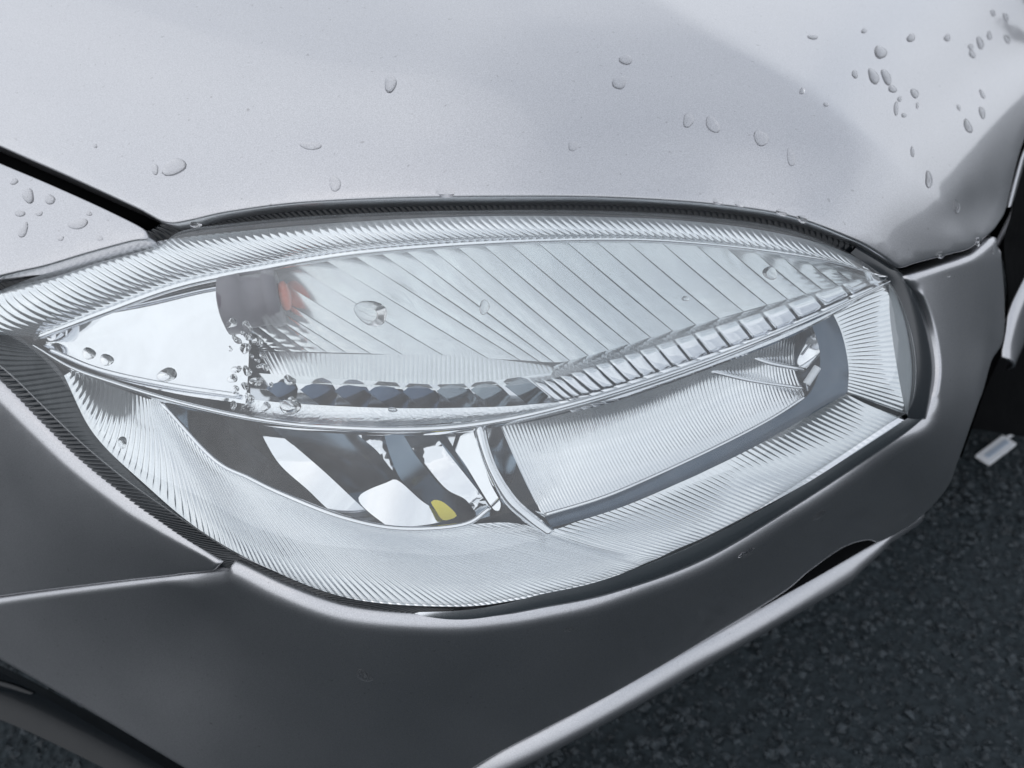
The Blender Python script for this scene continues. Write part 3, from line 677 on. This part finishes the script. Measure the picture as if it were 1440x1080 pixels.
# ------------------------------------------------------------------ water drops
DROPN = [0]
def drop(px, py, w, h, ang, label, group=None, off=0.0, hgt=0.14, lump=0.12):
    seg, rg = 16, 6
    p = np.array([[px, py]]); n = normals(p)[0]
    c = surf(p, off)[0]; dd = float(depth(p)[0])
    ca, sa = math.cos(R(ang)), math.sin(R(ang))
    V = []; Fc = []
    ph = rng.uniform(0, 6.28); hz = hgt * min(w, h) * 0.5 * dd / F * 1.6
    lob = [1 + lump * math.sin(2 * (2 * math.pi * k / seg) + ph) + lump * .6 * math.sin(3 * 2 * math.pi * k / seg + ph * 2) for k in range(seg)]
    for i in range(rg + 1):
        t = i / rg; rr = math.cos(t * math.pi / 2) ** 0.75; zz = math.sin(t * math.pi / 2)
        for k in range(seg):
            a = 2 * math.pi * k / seg; u = math.cos(a) * rr * lob[k] * w * .5; v = math.sin(a) * rr * lob[k] * h * .5 + (h * .10 * zz)
            q = np.array([[px + u * ca - v * sa, py + u * sa + v * ca]])
            V.append(q[0])
    Q = np.array(V); P = surf(Q, off)
    zz = np.repeat(np.sin(np.linspace(0, 1, rg + 1) * math.pi / 2), seg)
    P = P + n[None] * (hz * zz - 0.0001)[:, None]
    for i in range(rg):
        for k in range(seg): Fc.append((i * seg + k, i * seg + (k + 1) % seg, (i + 1) * seg + (k + 1) % seg, (i + 1) * seg + k))
    Fc.append(tuple(range(seg))[::-1]); Fc.append(tuple(rg * seg + k for k in range(seg)))
    o = fix_closed(link('water_drop', P, Fc, 'water')); tag(o, label, 'water drop', group); return o
BIG = [
 (1238,73,17,20,0,'plump round rain drop above the close pair on the wing'),
 (1228,107,14,24,-35,'left one of the close pair of slanting drops on the wing'),
 (1246,108,13,23,-30,'right one of the close pair of slanting drops on the wing'),
 (1255,125,12,11,0,'small round bead right under the close pair of drops'),
 (1286,131,10,16,-20,'short drop to the right of the close pair on the wing'),
 (1260,152,7,20,5,'thin upright trickle below the close pair of drops'),
 (1112,221,11,27,-5,'tall narrow drop on the wing, rightmost of the row above the headlight'),
 (1070,194,19,25,-12,'large oval drop second from right in the row above the headlight'),
 (1002,175,18,25,-22,'pear shaped drop third from right in the row above the headlight'),
 (968,169,17,19,0,'broad faint drop, leftmost of the row above the headlight'),
 (871,116,19,20,0,'lower one of two drops stacked near the top middle of the wing'),
 (880,84,18,15,30,'upper one of two drops stacked near the top middle of the wing'),
 (549,118,19,22,0,'single round drop alone on the upper left of the wing'),
 (437,205,28,12,5,'wide flat drop left of the middle of the wing'),
 (471,258,15,24,0,'drop with a small tail close above the headlight edge'),
 (627,270,30,14,0,'wide shallow drop touching the wing edge above the headlight'),
 (806,205,16,13,0,'faint small drop low in the middle of the wing'),
 (245,235,36,22,-12,'large ragged puddle drop on the wing near the bonnet gap'),
 (218,238,11,14,0,'small bead left of the ragged puddle drop near the bonnet gap'),
 (1306,252,11,24,-10,'long drop sitting on the crease of the wing'),
 (1361,177,11,21,-15,'oval drop nearest to the darker reflection on the wing'),
 (1381,158,8,20,-12,'slim drop right above the oval drop by the darker reflection'),
 (1378,60,10,18,-25,'longest drop of the cluster in the upper right corner'),
 (1281,53,12,12,0,'faint round drop right of the plump drop on the wing'),
 (1143,52,14,8,10,'flat faint drop high on the wing left of the plump drop'),
 (1345,290,11,19,-15,'drop on the wing just right of where the crease meets the dark area'),
 (1376,340,9,15,10,'drop on the seam at the rear end of the bumper'),
 (1322,358,15,10,-15,'drop hanging on the wing edge over the bumper seam'),
 (40,275,18,20,0,'round drop on the bonnet close to the left picture edge'),
 (70,280,14,16,0,'smaller drop right beside the round drop on the bonnet'),
 (33,323,12,24,15,'upright trickle low on the bonnet near the left picture edge'),
 (110,315,26,15,-10,'broad smeared drop in the middle of the bonnet corner'),
 (275,316,16,9,0,'bead hanging from the rounded front corner of the wing'),
 (134,205,6,6,0,'tiny dark bead on the wing above the bonnet gap'),
]
for x, y, w, h, a, lb in BIG: drop(x, y, w, h, a, lb)
for x, y, w, h in [(1391,50,7,13),(1416,55,7,15),(1414,23,8,14),(1396,18,6,11),(1367,76,9,12),(1365,66,7,10),(1381,132,6,15),(1348,151,5,11),(1332,53,9,11)]:
    drop(x, y, w, h, -20, 'small slanting drop in the scattered cluster at the upper right corner', 'drops in the upper right corner cluster')
for x, y, w, h in [(1215,43,8,8),(1202,104,9,12),(1290,148,5,9),(1265,139,6,9),(1283,213,6,16),(1271,162,7,7),(1162,146,8,7),(1128,128,8,10)]:
    drop(x, y, w, h, 0, 'faint tiny bead on the wing around the close pair of drops', 'faint beads around the close pair')
for x, y, w, h in [(1010,283,18,9),(1040,287,14,9),(1099,299,16,10),(1128,308,16,10)]:
    drop(x, y, w, h, 12, 'bead hanging on the wing edge above the right half of the headlight', 'beads on the wing edge')
for x, y, w, h in [(20,255,12,9),(55,300,10,8),(85,335,9,8),(140,335,9,7),(28,300,14,10),(125,300,9,7)]:
    drop(x, y, w, h, 0, 'small bead scattered over the bonnet corner', 'beads on the bonnet corner')
LOFF = -0.002
for x, y, w, h, a, lb in [
 (522,440,52,32,12,'largest clear drop on the lens, right of the amber bulb'),
 (235,527,28,20,0,'round drop on the lens over the bright mirror panel edge'),
 (125,497,18,18,0,'left one of two drops at the inner tip of the lens'),
 (150,506,22,15,20,'right one of two drops at the inner tip of the lens'),
 (408,572,28,24,0,'dark ragged drop on the lens over the scalloped facets'),
 (552,576,13,8,0,'small drop on the lens above the middle of the chrome blade'),
 (681,432,15,20,0,'drop on the lens over the middle of the long flutes'),
 (1083,384,22,18,0,'drop on the lens near its upper outer end'),
 (964,420,11,7,0,'tiny flat drop on the lens over the bright flutes'),
 (172,622,14,16,0,'drop on the lens over the ribbed apron at the lower left')]:
    drop(x, y, w, h, a, lb, off=LOFF, lump=.1, hgt=.16)
SPOT = []
while len(SPOT) < 26:
    t = rng.uniform(0, 1); y = 450 + 125 * t; x = 324 + rng.normal(0, 4) + 52 * abs(rng.normal(0, .5)) * (0.5 + t) + (10 if t > .8 else 0)
    w = rng.uniform(6, 16)
    if any((x - a) ** 2 + (y - b) ** 2 < ((w + c) * .55) ** 2 for a, b, c in SPOT): 
        if rng.uniform() > .03: continue
    SPOT.append((x, y, w))
for x, y, w in SPOT:
    drop(x, y, w * rng.uniform(.8, 1.3), w * rng.uniform(.7, 1.2), rng.uniform(0, 90), 'small bead in the wet patch on the lens beside the mirror panel', 'beads in the wet patch on the lens', off=LOFF, lump=.18, hgt=.06)
for x, y, w, h, a, lb in [
 (1050,778,24,9,-28,'long drop lying on the bumper just under the middle of the ribbed apron'),
 (1152,724,22,9,-32,'drop on the bumper nearer the outer end of the headlight'),
 (512,950,24,15,20,'pale smeared drop alone on the dark bumper face below the headlight'),
 (800,885,14,8,-15,'small bead on the bumper face under the headlight'),
 (1333,386,7,9,0,'bead on the bumper corner just below the wing seam'),
 (1396,352,5,11,0,'bead on the rear edge of the bumper beside the wheel arch')]:
    drop(x, y, w, h, a, lb, hgt=.13)
